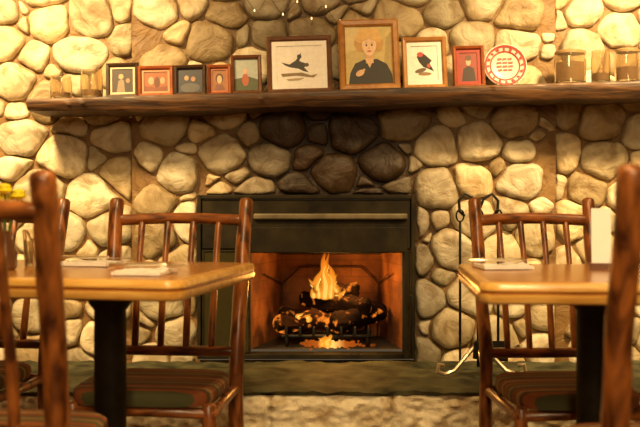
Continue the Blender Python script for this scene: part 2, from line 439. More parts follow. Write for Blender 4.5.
def door(x0, x1, rotz, hingex):
    d = empty("glass_door", (hingex, -0.012, 0.022), (0, 0, rotz), fp)
    fr_ = MB(); s = 1 if x0 >= 0 else -1
    for a, b2 in (((x0, -.006, 0), (x0+.008, .006, .42)), ((x1-.008, -.006, 0), (x1, .006, .42)), ((x0+.008, -.006, 0), (x1-.008, .006, .008)), ((x0+.008, -.006, .412), (x1-.008, .006, .42))):
        fr_.box(a, b2)
    fr_.obj("door_frame", M_SOOT, d, bevel=0.002)
    g = MB(); g.box((x0+.008, -.002, .008), (x1-.008, .002, .412)); g.obj("pane", M_DARKGLASS, d)
    h = MB(); hx = x1-.02 if s > 0 else x0+.02
    h.tube([(hx, -.008, .2), (hx, -.022, .21), (hx, -.022, .24), (hx, -.008, .25)], .004, 8); h.obj("handle", M_SOOT, d)
    return d
door(0, 0.195, 0, fx(HX0)+.020)
door(-0.12, 0, math.radians(80), fx(HX1)-.028)

def curve_pts(a, b2, n=6, j=0.0, sd=0):
    a = Vector(a); b2 = Vector(b2); out = []
    for i in range(n):
        t = i/(n-1); p = a.lerp(b2, t)
        p += Vector((noise.noise(Vector((t*3, sd, 1))), noise.noise(Vector((t*3, sd, 5))), noise.noise(Vector((t*3, sd, 9)))))*j
        out.append(p)
    return out
gr = MB()
for i in range(7):
    x = -0.17+i*0.057
    gr.tube([(x, -0.13, 0.09), (x, -0.13, 0.055), (x, 0.10, 0.05), (x, 0.12, 0.09)], 0.006, 8)
gr.tube([(-0.19, -0.08, 0.045), (0.19, -0.08, 0.045)], 0.008, 8); gr.tube([(-0.19, 0.06, 0.043), (0.19, 0.06, 0.043)], 0.008, 8)
for x in (-0.17, 0.17):
    for y in (-0.08, 0.06): gr.tube([(x, y, 0.045), (x, y, 0.006)], 0.008, 8)
g = gr.obj("fire_grate", M_IRON, loc=(0.03, 3.80, 0.330)); tag(g, "black iron grate holding the burning logs", "fire grate")
def glowlog(name, base, glow, thr):
    m, nt, b = nodes_mat(name); L = nt.links.new
    tc = nt.nodes.new('ShaderNodeTexCoord'); n = nt.nodes.new('ShaderNodeTexNoise'); n.inputs['Scale'].default_value = 26; n.inputs['Detail'].default_value = 6
    r = nt.nodes.new('ShaderNodeValToRGB'); r.color_ramp.elements[0].position = thr; r.color_ramp.elements[1].position = thr+.12
    r.color_ramp.elements[0].color = (0, 0, 0, 1); r.color_ramp.elements[1].color = (1, .24, .02, 1)
    r2 = nt.nodes.new('ShaderNodeValToRGB'); r2.color_ramp.elements[0].color = (*[q*.3 for q in base], 1); r2.color_ramp.elements[1].color = (*[q*1.6 for q in base], 1)
    bp = nt.nodes.new('ShaderNodeBump'); bp.inputs['Strength'].default_value = .9; bp.inputs['Distance'].default_value = .01
    L(tc.outputs['Object'], n.inputs['Vector']); L(n.outputs['Fac'], r.inputs['Fac']); L(n.outputs['Fac'], r2.inputs['Fac'])
    L(r.outputs['Color'], b.inputs['Emission Color']); L(r2.outputs['Color'], b.inputs['Base Color']); L(n.outputs['Fac'], bp.inputs['Height']); L(bp.outputs['Normal'], b.inputs['Normal'])
    b.inputs['Emission Strength'].default_value = glow; b.inputs['Roughness'].default_value = .95; b.inputs['Specular IOR Level'].default_value = .1
    return m
M_CHAR = glowlog("charred_bark", (0.010, 0.004, 0.002), 0.9, .60)
M_CHAR2 = glowlog("glowing_log", (0.022, 0.008, 0.003), 1.1, .53)
logs = [((-0.21, -0.07, 0.10), (0.11, 0.01, 0.095), .034, M_CHAR2, "charred split log lying across the grate"),
        ((0.04, -0.09, 0.10), (0.24, 0.04, 0.13), .040, M_CHAR, "blackened log lying on the grate"),
        ((-0.19, 0.05, 0.105), (0.20, 0.085, 0.115), .036, M_CHAR, "blackened log at the rear of the grate"),
        ((-0.10, 0.06, 0.185), (0.17, -0.05, 0.165), .034, M_CHAR, "dark split log stacked crosswise over other logs"),
        ((-0.05, 0.0, 0.235), (0.12, 0.05, 0.225), .028, M_CHAR, "short charred log on top of the burning stack")]
for i, (a, b2, r, mm, lb) in enumerate(logs):
    m = MB(); c = (Vector(a)+Vector(b2))/2
    m.tube([p-c for p in curve_pts(a, b2, 9, 0.016, i*7.3)], [r*(1+0.16*math.sin(k*2.1+i)) for k in range(9)], 14, wob=0.5, seed=i)
    o = m.obj("firewood_log", mm, loc=Vector((0.03, 3.80, 0.330))+c); tag(o, lb, "log", "logs burning in the fireplace")
em = MB()
for i in range(200):
    x = random.gauss(0, .060); y = random.gauss(-.02, .045); r = random.uniform(.004, .009)
    mt = Matrix.Translation((x, y, r*0.6)) @ Matrix.Rotation(random.uniform(-1, 1), 4, 'X'); em.lathe([(r*.3, -r*.5), (r*.9, -r*.3), (r*1.1, .2*r), (r*.5, r*.7)], 6, 0, mt)
M_EMB = emis("glowing_embers", [(0.0, (.10, 0.02, 0.002)), (0.35, (.35, 0.07, 0.006)), (0.51, (1, 0.55, 0.12)), (0.66, (.35, 0.07, 0.006)), (1.0, (0.10, 0.02, 0.002))], 1.4, 'X')
o = em.obj("embers", M_EMB, loc=(0.035, 3.78, 0.331)); tag(o, "glowing orange embers under the grate", "embers"); o["kind"] = "stuff"
fl = MB()
def tongue(x, y, z, h, w, lean, sd):
    for mi, sc, hs in ((1, 1.35, 1.0), (1, 1.05, .92), (1, .8, .8), (0, .52, .68)):
        pts = []; rr = []
        for i in range(14):
            t = i/13
            pts.append((x+(lean*t*t+0.018*math.sin(t*6+sd)*t)*hs, y+0.008*math.sin(t*5+sd), z+h*hs*t))
            rr.append(max(0.0006, w*sc*math.sin(math.pi*min(1, 0.22+t*0.78))**1.0*(1-t*0.5)))
        fl.tube(pts, rr, 12, mi, wob=0.35, seed=sd)
for a in [(0.0, -.03, .20, .200, .021, .012, 0), (-.024, -.01, .20, .13, .016, -.005, 2), (.026, -.01, .20, .15, .017, -.010, 4), (-.046, .0, .20, .08, .013, -.005, 5),
          (.050, .0, .20, .10, .014, -.008, 1), (.072, -.03, .19, .05, .010, .0, 3), (0.012, .02, .2, .20, .011, -.01, 8),
          (.012, -.10, .01, .045, .020, .0, 9), (-.010, -.10, .01, .03, .014, 0, 11), (-.07, -.10, .11, .03, .010, .01, 13), (-.11, -.10, .12, .025, .008, .01, 14)]:
    tongue(*a)
M_FL0 = emis("flame_core", [(0.0, (1.0, 0.56, 0.10)), (0.5, (1.0, 0.62, 0.18)), (0.85, (1.0, 0.55, 0.10)), (1.0, (1.0, 0.35, 0.04))], 2.2)
M_FL1 = emis("flame_outer", [(0.0, (1.0, 0.30, 0.015)), (0.5, (1.0, 0.36, 0.03)), (0.8, (1.0, 0.28, 0.015)), (1.0, (.8, 0.14, 0.008))], 1.15, alpha=.34)
o = fl.obj("fire", [M_FL0, M_FL1], loc=(0.02, 3.80, 0.33)); tag(o, "yellow orange flames rising from the logs", "fire"); o["kind"] = "stuff"

# ---------------------------------------------------------------- mantel
SL = 0.030
def mtop(x): return 1.362+SL*x
m = MB(); nx = 160; x0, x1 = -1.12, 1.75
sec = []
for i in range(nx+1):
    X = x0+(x1-x0)*i/nx; zt = mtop(X)
    th = 0.060+0.008*noise.noise(Vector((X*3, 0, 0)))+.005*noise.noise(Vector((X*14, 0, 8)))
    if X < -.7: th *= 0.70+0.30*(X-x0)/(-.7-x0)
    yfz = 3.388+0.010*noise.noise(Vector((X*4, 5, 0)))+.005*noise.noise(Vector((X*18, 5, 3)))
    yf2 = yfz+0.012
    sec.append([(X, 3.630, zt), (X, yfz+0.004, zt), (X, yfz, zt-0.006), (X, yf2-.012+.005*noise.noise(Vector((X*16, 2, 6))), zt-th*0.5+.005*noise.noise(Vector((X*9, 2, 0)))), (X, yf2+0.006, zt-th), (X, 3.630, zt-th)])
vs = [p for s_ in sec for p in s_]; fs = []
for i in range(nx):
    for k in range(6):
        k2 = (k+1) % 6; fs.append((i*6+k, (i+1)*6+k, (i+1)*6+k2, i*6+k2))
fs.append((0, 1, 2, 3, 4, 5)); fs.append(tuple(nx*6+k for k in (5, 4, 3, 2, 1, 0)))
m.add(vs, fs)
o = m.obj("mantel_shelf", M_MANTEL); tag(o, "long rough-hewn dark wooden mantel shelf above the fireplace", "shelf")

# ---------------------------------------------------------------- framed pictures
def C(*c, r=0.5): return plain(c, r, 0, 0.1, 60, 0, "paint")
SC = 3.45/889
def frame(pxa, pxb, pya, fwpx, fmat, mat_c, matw, bg, shapes, label, y=3.47, lean=-6, yaw=0, hs=None):
    X = ((pxa+pxb)/2-320)*SC; wd = (pxb-pxa)*SC; zt = mtop(X)
    top = 0.92+(206-pya)*SC; h = hs if hs else top-zt
    fw = fwpx*SC
    m = MB(); prof = [(0, .010), (0, -.006), (fw*.25, -.012), (fw*.75, -.009), (fw, -.003), (fw, .003)]
    vs = []; fs = []
    for ins, yy in prof:
        vs += [(-wd/2+ins, yy, ins), (wd/2-ins, yy, ins), (wd/2-ins, yy, h-ins), (-wd/2+ins, yy, h-ins)]
    for i in range(len(prof)-1):
        for k in range(4):
            k2 = (k+1) % 4; fs.append((i*4+k, i*4+k2, (i+1)*4+k2, (i+1)*4+k))
    fs.append((3, 2, 1, 0)); m.add(vs, fs)
    o = m.obj("picture_frame", fmat, loc=(X, y, zt+0.002), rot=(math.radians(lean), -SL, math.radians(yaw)), smooth=False)
    tag(o, label, "picture frame", "framed pictures on the mantel shelf")
    iw, ih = wd-2*fw, h-2*fw
    mw = 0
    if mat_c:
        mw = matw*SC; mm = MB()
        mm.add([(-iw/2, -.0005, fw), (iw/2, -.0005, fw), (iw/2, -.0005, h-fw), (-iw/2, -.0005, h-fw), (-iw/2+mw, -.0005, fw+mw), (iw/2-mw, -.0005, fw+mw), (iw/2-mw, -.0005, h-fw-mw), (-iw/2+mw, -.0005, h-fw-mw)],
               [(0, 1, 5, 4), (1, 2, 6, 5), (2, 3, 7, 6), (3, 0, 4, 7)])
        mm.obj("mat_board", C(*mat_c), o, smooth=False)
    pw, ph = iw-2*mw, ih-2*mw
    p = MB(); mats = [C(*bg)]
    p.add([(-pw/2, .0028, fw+mw), (pw/2, .0028, fw+mw), (pw/2, .0028, fw+mw+ph), (-pw/2, .0028, fw+mw+ph)], [(0, 1, 2, 3)], 0)
    for i, (kind, c, *a) in enumerate(shapes):
        mt = C(*c)
        if mt not in mats: mats.append(mt)
        mi = mats.index(mt); yy = .0025-.00015*i
        if kind == 'e':
            u, v, ru, rv = a[:4]; ro = math.radians(a[4]) if len(a) > 4 else 0
            pts = []
            for k in range(20):
                an = 2*math.pi*k/20; ex, ez = ru*pw*math.cos(an), rv*ph*math.sin(an)
                pts.append((u+(ex*math.cos(ro)-ez*math.sin(ro))/pw, v+(ex*math.sin(ro)+ez*math.cos(ro))/ph))
        else: pts = a[0]
        pts = [(min(1, max(0, q[0])), min(1, max(0, q[1]))) for q in pts]
        p.add([((q[0]-.5)*pw, yy, fw+mw+q[1]*ph) for q in pts], [tuple(range(len(pts)))], mi)
    p.obj("picture", mats, o, smooth=False)
    s = MB(); R = Matrix.Rotation(math.radians(16), 3, 'X')
    s.box((-.012, .011, 0.014), (.012, .014, h*.62), 0, R, (0, .011, h*.62))
    s.obj("easel_stand", plain((0.05, 0.03, 0.02), 0.8), o, smooth=False)
    return o
WBR = wood("frame_walnut", (0.10, 0.035, 0.01), (0.18, 0.065, 0.02), (8, 8, 8), 0.35, 0.3, 0.1)
WOR = wood("frame_oak", (0.36, 0.15, 0.03), (0.52, 0.25, 0.06), (8, 8, 8), 0.35, 0.3, 0.1)
WRD = wood("frame_cherry", (0.22, 0.05, 0.012), (0.34, 0.09, 0.022), (8, 8, 8), 0.35, 0.3, 0.1)
WDK = wood("frame_dark", (0.03, 0.016, 0.008), (0.06, 0.03, 0.014), (8, 8, 8), 0.3, 0.3, 0.1)
cream = (0.6, 0.48, 0.32); blk = (0.015, 0.012, 0.01); tanbg = (0.62, 0.50, 0.20)
frame(105, 138, 62, 4, WDK, cream, 2, (0.03, 0.02, 0.015), [('e', (0.45, 0.28, 0.15), .42, .68, .12, .11), ('p', (0.22, 0.16, 0.11), [(.2, 0), (.62, 0), (.56, .5), (.45, .58), (.3, .5)]), ('e', (0.3, 0.17, 0.1), .75, .5, .1, .1)], "dark frame with small portrait photo and pale mat")
frame(137, 173, 65, 4, WRD, (0.5, 0.25, 0.14), 2, (0.30, 0.10, 0.04), [('e', (0.5, 0.3, 0.2), .3, .55, .12, .2), ('e', (0.12, 0.04, 0.02), .55, .45, .12, .3), ('e', (0.5, 0.3, 0.18), .78, .55, .10, .18), ('p', (.2, .06, .03), [(0, 0), (1, 0), (1, .3), (.5, .2), (0, .3)])], "wide cherry frame with reddish group photo", yaw=2)
frame(173, 206, 64, 4, WDK, None, 0, (0.03, 0.035, 0.055), [('e', (0.09, 0.09, 0.10), .5, .2, .4, .2), ('e', (0.4, 0.25, 0.15), .35, .62, .09, .11), ('e', (0.35, 0.2, 0.12), .62, .57, .09, .11)], "dark frame with blue-toned photo of two people", yaw=-2)
frame(206, 231, 63, 4, WRD, (0.45, 0.14, 0.06), 1.5, (0.3, 0.14, 0.06), [('e', (0.08, 0.03, 0.02), .5, .6, .28, .25), ('e', (0.65, 0.4, 0.25), .5, .55, .18, .2), ('p', (0.2, 0.08, 0.05), [(.1, 0), (.9, 0), (.75, .3), (.25, .3)])], "small cherry frame with a person's head photo", y=3.49)
frame(231, 262, 54, 4, WBR, None, 0, (0.42, 0.48, 0.46), [('p', (0.08, 0.10, 0.05), [(0, 0), (1, 0), (1, .35), (.6, .45), (0, .38)]), ('e', (0.45, 0.12, 0.06), .45, .35, .15, .2), ('e', (0.7, 0.45, 0.3), .45, .62, .09, .09)], "walnut frame with outdoor photo under blue sky", yaw=3)
frame(267, 333, 33, 5, WBR, (0.98, 0.97, 0.95), 5, (0.97, 0.96, 0.94),
      [('p', (0.02, 0.018, 0.015), [(.10, .58), (.28, .52), (.42, .62), (.55, .84), (.50, .60), (.62, .55), (.68, .47), (.5, .40), (.3, .44), (.18, .50)]),
       ('p', blk, [(.45, .42), (.60, .44), (.70, .30), (.58, .34)]), ('e', (0.10, 0.06, 0.04), .66, .50, .05, .05), ('e', blk, .5, .72, .05, .06),
       ('p', (0.25, 0.17, 0.08), [(.08, .28), (.55, .30), (.75, .22), (.90, .25), (.80, .16), (.45, .22), (.12, .20)]),
       ('p', (0.45, 0.35, 0.2), [(.2, .14), (.6, .16), (.5, .10), (.25, .09)])], "large walnut frame with pale mat and dark flying bird sketch", y=3.49, lean=-7)
HR = (0.60, 0.34, 0.09); HR2 = (0.78, 0.50, 0.17)
SKN = (0.90, 0.64, 0.42)
port = [('p', (0.74, 0.62, 0.30), [(0, .55), (.35, .62), (.3, 1), (0, 1)]), ('p', (0.45, 0.34, 0.12), [(.8, .2), (1, .2), (1, .9), (.88, .8)]),
        ('p', (0.014, 0.012, 0.01), [(.05, 0), (1.0, 0), (.99, .16), (.88, .34), (.68, .43), (.40, .43), (.20, .36), (.09, .20)]),
        ('e', HR, .50, .74, .26, .21), ('e', HR, .30, .71, .11, .11), ('e', HR, .71, .71, .11, .11), ('e', HR2, .32, .80, .11, .08), ('e', HR2, .69, .80, .10, .08),
        ('e', HR2, .42, .90, .14, .07), ('e', HR2, .60, .89, .13, .08), ('e', HR, .29, .62, .06, .06), ('e', HR, .73, .62, .06, .06),
        ('p', (0.70, 0.42, 0.22), [(.43, .36), (.60, .36), (.58, .55), (.44, .55)]),
        ('p', (0.82, 0.54, 0.32), [(.41, .44), (.51, .28), (.61, .44)]),
        ('e', SKN, .51, .665, .155, .15), ('e', SKN, .51, .585, .115, .09),
        ('e', (0.85, 0.8, 0.7), .450, .672, .032, .014), ('e', (0.85, 0.8, 0.7), .572, .672, .032, .014),
        ('e', (0.06, 0.03, 0.02), .452, .672, .022, .018), ('e', (0.06, 0.03, 0.02), .570, .672, .022, .018),
        ('p', (0.35, 0.19, 0.07), [(.405, .700), (.448, .720), (.49, .703), (.448, .708)]), ('p', (0.35, 0.19, 0.07), [(.535, .703), (.577, .720), (.62, .700), (.577, .708)]),
        ('p', (0.70, 0.42, 0.24), [(.507, .66), (.530, .612), (.49, .608)]), ('e', (0.62, 0.12, 0.08), .512, .568, .048, .014),
        ('e', HR2, .43, .805, .12, .045, 18), ('e', HR2, .60, .80, .10, .045, -18), ('e', (0.80, 0.52, 0.30), .30, .19, .10, .05, 30), ('e', (0.80, 0.52, 0.30), .37, .235, .05, .02, 40)]
frame(340, 401, 17, 7, WOR, None, 0, tanbg, port, "large gilt-oak frame with portrait of a curly blond person in black", y=3.47, lean=-6)
frame(404, 449, 35, 5, WOR, (0.98, 0.97, 0.94), 4, (0.96, 0.95, 0.91),
      [('p', blk, [(.22, .70), (.38, .84), (.52, .76), (.78, .58), (.70, .50), (.86, .26), (.62, .35), (.45, .40), (.30, .55)]),
       ('e', (0.55, 0.08, 0.04), .35, .76, .12, .07), ('e', (0.15, 0.1, 0.06), .35, .3, .22, .06, 15), ('e', (0.3, 0.2, 0.1), .5, .2, .25, .05), ('e', (0.5, 0.1, 0.05), .66, .43, .07, .06)], "oak frame with pale mat and dark bird print", y=3.48)
frame(455, 487, 44, 4, WRD, (0.35, 0.03, 0.02), 3, (0.28, 0.05, 0.035),
      [('p', (0.04, 0.02, 0.02), [(.1, 0), (.9, 0), (.8, .45), (.5, .55), (.2, .45)]), ('e', (0.6, 0.4, 0.28), .5, .68, .14, .13), ('e', (0.12, 0.05, 0.03), .5, .82, .18, .1)], "small cherry frame with deep red mat", y=3.48)

# ---------------------------------------------------------------- plate
X = (509-320)*SC; pr = 0.084
pl = empty("decorative_plate", (X, 3.50, mtop(X)+0.003), (math.radians(-8), -SL, 0)); tag(pl, "round white plate with red rim pattern standing on the mantel", "plate")
m = MB(); R = Matrix.Translation((0, 0.0, pr+.004)) @ Matrix.Rotation(math.radians(90), 4, 'X')
m.lathe([(.05, -.010), (.052, -.012), (.055, -.006), (pr, .006), (pr+.001, .009), (pr-.003, .009), (.056, -.001), (.05, -.003), (.01, -.003)], 48, 0, R)
m.obj("plate_body", plain((0.62, 0.54, 0.48), 0.4, 0, 0.04, 20, 0, "glazed_china", 0.1), pl)
m = MB()
def onplate(r, a, off=.0030):
    t = (r-.056)/(pr-.003-.056); y = (-.001+t*.010) if r > .056 else -.003
    q = Vector((r*math.cos(a), r*math.sin(a), y+off)); return R @ q
for r0, r1 in ((.074, .081), (.055, .0595)):
    vs = []; fs = []
    for k in range(48):
        a = 2*math.pi*k/48; vs += [onplate(r0, a), onplate(r1, a)]
    for k in range(48): fs.append((2*k, 2*k+1, (2*k+3) % 96, (2*k+2) % 96))
    m.add(vs, fs)
for k in range(16):
    a = 2*math.pi*k/16; da = .13 if k % 2 else .09
    m.add([onplate(.062, a-da*.5), onplate(.062, a+da*.5), onplate(.073, a+da), onplate(.072, a-da*.3)], [(0, 1, 2, 3)])
for k in range(4):
    z = .024-.015*k; ww = .036-.004*abs(k-1.5)
    seg = 3
    for j in range(seg):
        xa = -ww+2*ww*j/seg+.002; xb = -ww+2*ww*(j+1)/seg-.002
        q = [Vector((xa, z, .0)), Vector((xb, z+.001, .0)), Vector((xb, z+.008, .0)), Vector((xa, z+.007, .0))]
        m.add([R @ u for u in q], [(0, 1, 2, 3)])
m.obj("plate_pattern", C(0.50, 0.07, 0.06), pl, smooth=False)
m = MB()
for s_ in (-.04, .04):
    m.tube([(s_, -.022, .022), (s_, -.022, .004), (s_, .05, .004), (s_*.6, .028, .09)], .002, 6)
m.tube([(-.04, .05, .004), (.04, .05, .004)], .002, 6)
m.obj("plate_stand", M_BRASS, pl)

def mantel_item(px, y=3.49):
    X = (px-320)*SC; return (X, y, mtop(X)+.002)
M_GL2, nt, b = nodes_mat("amber_glass"); b.inputs['Base Color'].default_value = (0.88, 0.78, 0.58, 1); b.inputs['Transmission Weight'].default_value = .95; b.inputs['Roughness'].default_value = .04; b.inputs['IOR'].default_value = 1.42
def jar(px, s, hh, lid, lb, cc=(0.30, 0.17, 0.06), fill=.32):
    m = MB(); m.lathe([(.040*s, 0), (.045*s, .006), (.046*s, hh*.76), (.042*s, hh*.86), (.043*s, hh*.97), (.040*s, hh*.97), (.039*s, hh*.86), (.043*s, hh*.74), (.042*s, .012), (.005, .011)], 28)
    o = m.obj("glass_jar", M_GL2, loc=mantel_item(px)); tag(o, lb, "jar", "jars on the mantel")
    f = MB(); f.lathe([(.038*s, .0125), (.040*s, .02), (.040*s, hh*fill), (.02*s, hh*(fill+.02))], 24); f.obj("contents", C(*cc), o)
    if lid:
        l = MB(); l.lathe([(.044*s, hh*.975), (.044*s, hh*1.05), (.036*s, hh*1.09), (.008, hh*1.09), (.01, hh*1.15)], 24); l.obj("lid", C(.34, .22, .10), o)
jar(58, .92, .098, False, "short clear glass jar at the end of the mantel")
jar(89, .95, .118, False, "open clear glass jar beside a dark photo frame")
jar(573, 1.35, .125, True, "wide pale glass canister filled with tan contents", (.42, .26, .11), .7)
jar(604, .80, .135, False, "open clear glass jar beside a wide canister")
jar(631, 1.05, .125, True, "lidded clear glass jar on the mantel", (.3, .15, .05), .5)

# string lights
sl = MB(); pts = []
for i in range(24):
    t = i/23; x = -0.34+t*0.44; pts.append((x, 3.575+.006*math.sin(i*1.7), 1.745-0.06*t+.03*math.sin(i*1.1)))
sl.tube(pts, .0012, 6)
o = sl.obj("string_lights", plain((0.03, 0.03, 0.015), .6)); tag(o, "thin string of tiny warm lights hung over the stone wall", "string lights")
M_BULB = emis("warm_bulb", [(0, (1, .62, .22)), (1, (1, .7, .3))], 3)
first = None
for i in range(1, 24, 3):
    if first is None:
        bb = MB(); bb.lathe([(.001, -.005), (.0022, -.004), (.0030, 0), (.002, .004), (.001, .005)], 8); first = bb.obj("bulb", M_BULB, o, loc=pts[i]); q = first
    else:
        q = first.copy(); COL.objects.link(q); q.location = pts[i]
    q.location.y -= .005

# ---------------------------------------------------------------- fireplace tools
ft = empty("fireplace_tool_set", (0.585, 3.28, 0.2995)); tag(ft, "wrought iron fireplace tool set with scroll feet on the hearth", "fireplace tools")
m = MB()
m.tube([(0, 0, .03), (0, 0, .3), (0, 0, .60)], .007, 10)
for s_ in (-1, 1):
    m.tube([(0, 0, .60), (.02*s_, 0, .65), (.05*s_, 0, .665), (.072*s_, 0, .64), (.07*s_, 0, .60), (.052*s_, 0, .585)], .0055, 8)
m.obj("stand_pole", M_IRON, ft)
for a in (200, 340, 270):
    m = MB()
    ca, sa = math.cos(math.radians(a)), math.sin(math.radians(a))
    pp = []
    for rr, zz in ((0, .12), (.05, .07), (.10, .02), (.14, .008), (.17, .02), (.165, .045), (.145, .04)):
        pp.append((ca*rr, sa*rr, zz))
    m.tube(pp, .008, 8)
    m.obj("scroll_foot", M_STEEL, ft, label="bright scrolled metal foot")
def tool(x, kind):
    e = MB(); e.tube([(x, -.012, .56), (x, -.012, .3), (x, -.012, .12)], .005, 8)
    rp_ = [(x+.014*math.sin(t), -.012, .585-.022*math.cos(t)) for t in [k*math.pi/6 for k in range(13)]]
    e.tube(rp_, .0035, 6)
    if kind == 'shovel': e.box((x-.035, -.020, .05), (x+.035, -.012, .125))
    if kind == 'poker': e.tube([(x, -.012, .12), (x, -.012, .05), (x+.02, -.012, .07)], .005, 8)
    if kind == 'brush': e.lathe([(.012, .07), (.024, .06), (.02, .12), (.008, .13)], 12, 0, Matrix.Translation((x, -.012, 0)))
    e.obj({'shovel': 'hearth_shovel', 'poker': 'poker', 'brush': 'hearth_brush'}[kind], M_IRON, ft)
tool(-.070, 'poker'); tool(.070, 'shovel'); tool(.0, 'brush')

# ---------------------------------------------------------------- chairs
def bow(a, b2, k, n=9, ax=(0, 0, 1)):
    a = Vector(a); b2 = Vector(b2); ax = Vector(ax)
    return [a.lerp(b2, i/(n-1))+ax*k*math.sin(math.pi*i/(n-1)) for i in range(n)]
def build_chair(hw=0.2, top=0.935):
    root = empty("dining_chair"); parts = []
    def P(o): parts.append(o); return o
    def postxy(z):
        t = max(0, (z-0.42)/(0.93-0.42)); return hw+0.010*t, 0.19+0.115*t**1.15+0.02*max(0, (0.42-z)/.42)
    for s_ in (-1, 1):
        m = MB(); pts = []; rr = []
        for i in range(26):
            z = 0.012+(top-0.012)*i/25; hx, y = postxy(z)
            pts.append((s_*(hx+.005*noise.noise(Vector((z*5, s_*3, 0)))), y+.005*noise.noise(Vector((z*5, s_*3, 9))), z)); rr.append(.0228*(1+.08*noise.noise(Vector((z*9, s_, 4)))))
        m.tube(pts, rr, 18, wob=.10, seed=s_*5); P(m.obj("leg", M_LOG, root, label="tall log back leg rising into the backrest post"))
        m = MB(); m.tube(bow((s_*(hw+.002), -.165, .012), (s_*(hw-.012), -.15, .383), .004, 9, (1, 0, 0)), .020, 14, wob=.12, seed=s_*8); P(m.obj("leg", M_LOG, root))
        m = MB(); m.tube([(s_*hw, -.16, .20), (s_*hw, 0, .205), (s_*hw, .19, .20)], .012, 10, wob=.1); P(m.obj("stretcher", M_LOGR, root))
        m = MB(); m.tube([(s_*hw, -.155, .365), (s_*hw, .19, .365)], .014, 10, wob=.1); P(m.obj("stretcher", M_LOGR, root))
    for zz, yy, rr in ((.365, -.155, .014), (.17, -.162, .012), (.365, .19, .014), (.22, .195, .012)):
        m = MB(); m.tube([(-hw, yy, zz), (0, yy, zz+.004), (hw, yy, zz)], rr, 10, wob=.1)
        P(m.obj("stretcher", M_LOGR, root))
    zt = .878; zb = .474
    hx, yt = postxy(zt); hb_, yb_ = postxy(zb)
    br = P(empty("backrest", (0, 0, 0), (0, 0, 0), root))
    m = MB(); m.tube(bow((-hx, yt, zt-.004), (hx, yt, zt-.004), .016, 13, (0, .9, .45)), [.0170]*13, 14, wob=.15, seed=2); P(m.obj("top_rail", M_LOGR, br))
    m = MB(); m.tube(bow((-hb_, yb_, zb), (hb_, yb_, zb), .004, 11, (0, .9, -.3)), [.0165]*11, 14, wob=.15, seed=4); P(m.obj("lower_rail", M_LOGR, br))
    for i in range(4):
        x = (-.6+.4*i)*hw
        u = math.sin(math.pi*(x+hw)/(2*hw))
        a = (x, yb_+.004*.9*u, zb+.002); b2 = (x*1.04, yt+.0145*u, zt-.004+.007*u)
        m = MB(); m.tube(bow(a, b2, .010, 9, (0, -1, 0)), [.0105+.001*math.sin(k) for k in range(9)], 12, wob=.12, seed=i)
        P(m.obj("spindle", M_LOG, br))
    vs = []; fs = []; N = 48
    prof = [(0.88, .380), (1.0, .386), (1.03, .402), (1.02, .418), (.96, .427), (.75, .430), (.45, .431), (.2, .431)]
    for s_, z in prof:
        for k in range(N):
            a = 2*math.pi*k/N; c_, q_ = math.cos(a), math.sin(a)
            x = (hw-.003)*s_*math.copysign(abs(c_)**.45, c_); y = .172*s_*math.copysign(abs(q_)**.45, q_)
            if s_ > .9: y = min(y, .162)
            vs.append((x, y-.012, z))
    for i in range(len(prof)-1):
        for k in range(N):
            k2 = (k+1) % N; fs.append((i*N+k, i*N+k2, (i+1)*N+k2, (i+1)*N+k))
    fs.append(tuple(range(N-1, -1, -1))); fs.append(tuple((len(prof)-1)*N+k for k in range(N)))
    m = MB(); m.add(vs, fs); P(m.obj("seat", M_SEAT, root, label="woven cushion seat with brown, orange and green stripes"))
    return root, parts
def copy_chair(root, parts, loc, rz, scale=(1, 1, 1)):
    r = root.copy(); COL.objects.link(r); r.location = loc; r.rotation_euler = (0, 0, rz); r.scale = scale
    mp = {root: r}
    for p in parts:
        q = p.copy(); COL.objects.link(q); mp[p] = q
    for p in parts: mp[p].parent = mp[p.parent]
    return r
R_ = math.radians
c0, pr_ = build_chair()
c0.location = (-0.472, 2.545, 0); c0.rotation_euler = (0, 0, R_(-5))
G = "rustic chairs around the dining tables"
tag(c0, "rustic reddish log chair with striped seat tucked in toward the fireplace", "chair", G)
tag(copy_chair(c0, pr_, (-1.11, 2.70, 0), R_(-8)), "rustic log chair with striped seat behind a honey wood table", "chair", G)
tag(copy_chair(c0, pr_, (.684, 2.505, 0), R_(3), (.86, 1, 1)), "narrow rustic log chair with striped seat near fireplace tools", "chair", G)
tag(copy_chair(c0, pr_, (-.692, 1.90, 0), R_(180-3), (1.04,)*3), "rustic log chair seen from behind, close to a honey wood table", "chair", G)
tag(copy_chair(c0, pr_, (.714, 1.765, 0), R_(180+2), (1.045,)*3), "rustic log chair seen from behind at the menu card table", "chair", G)

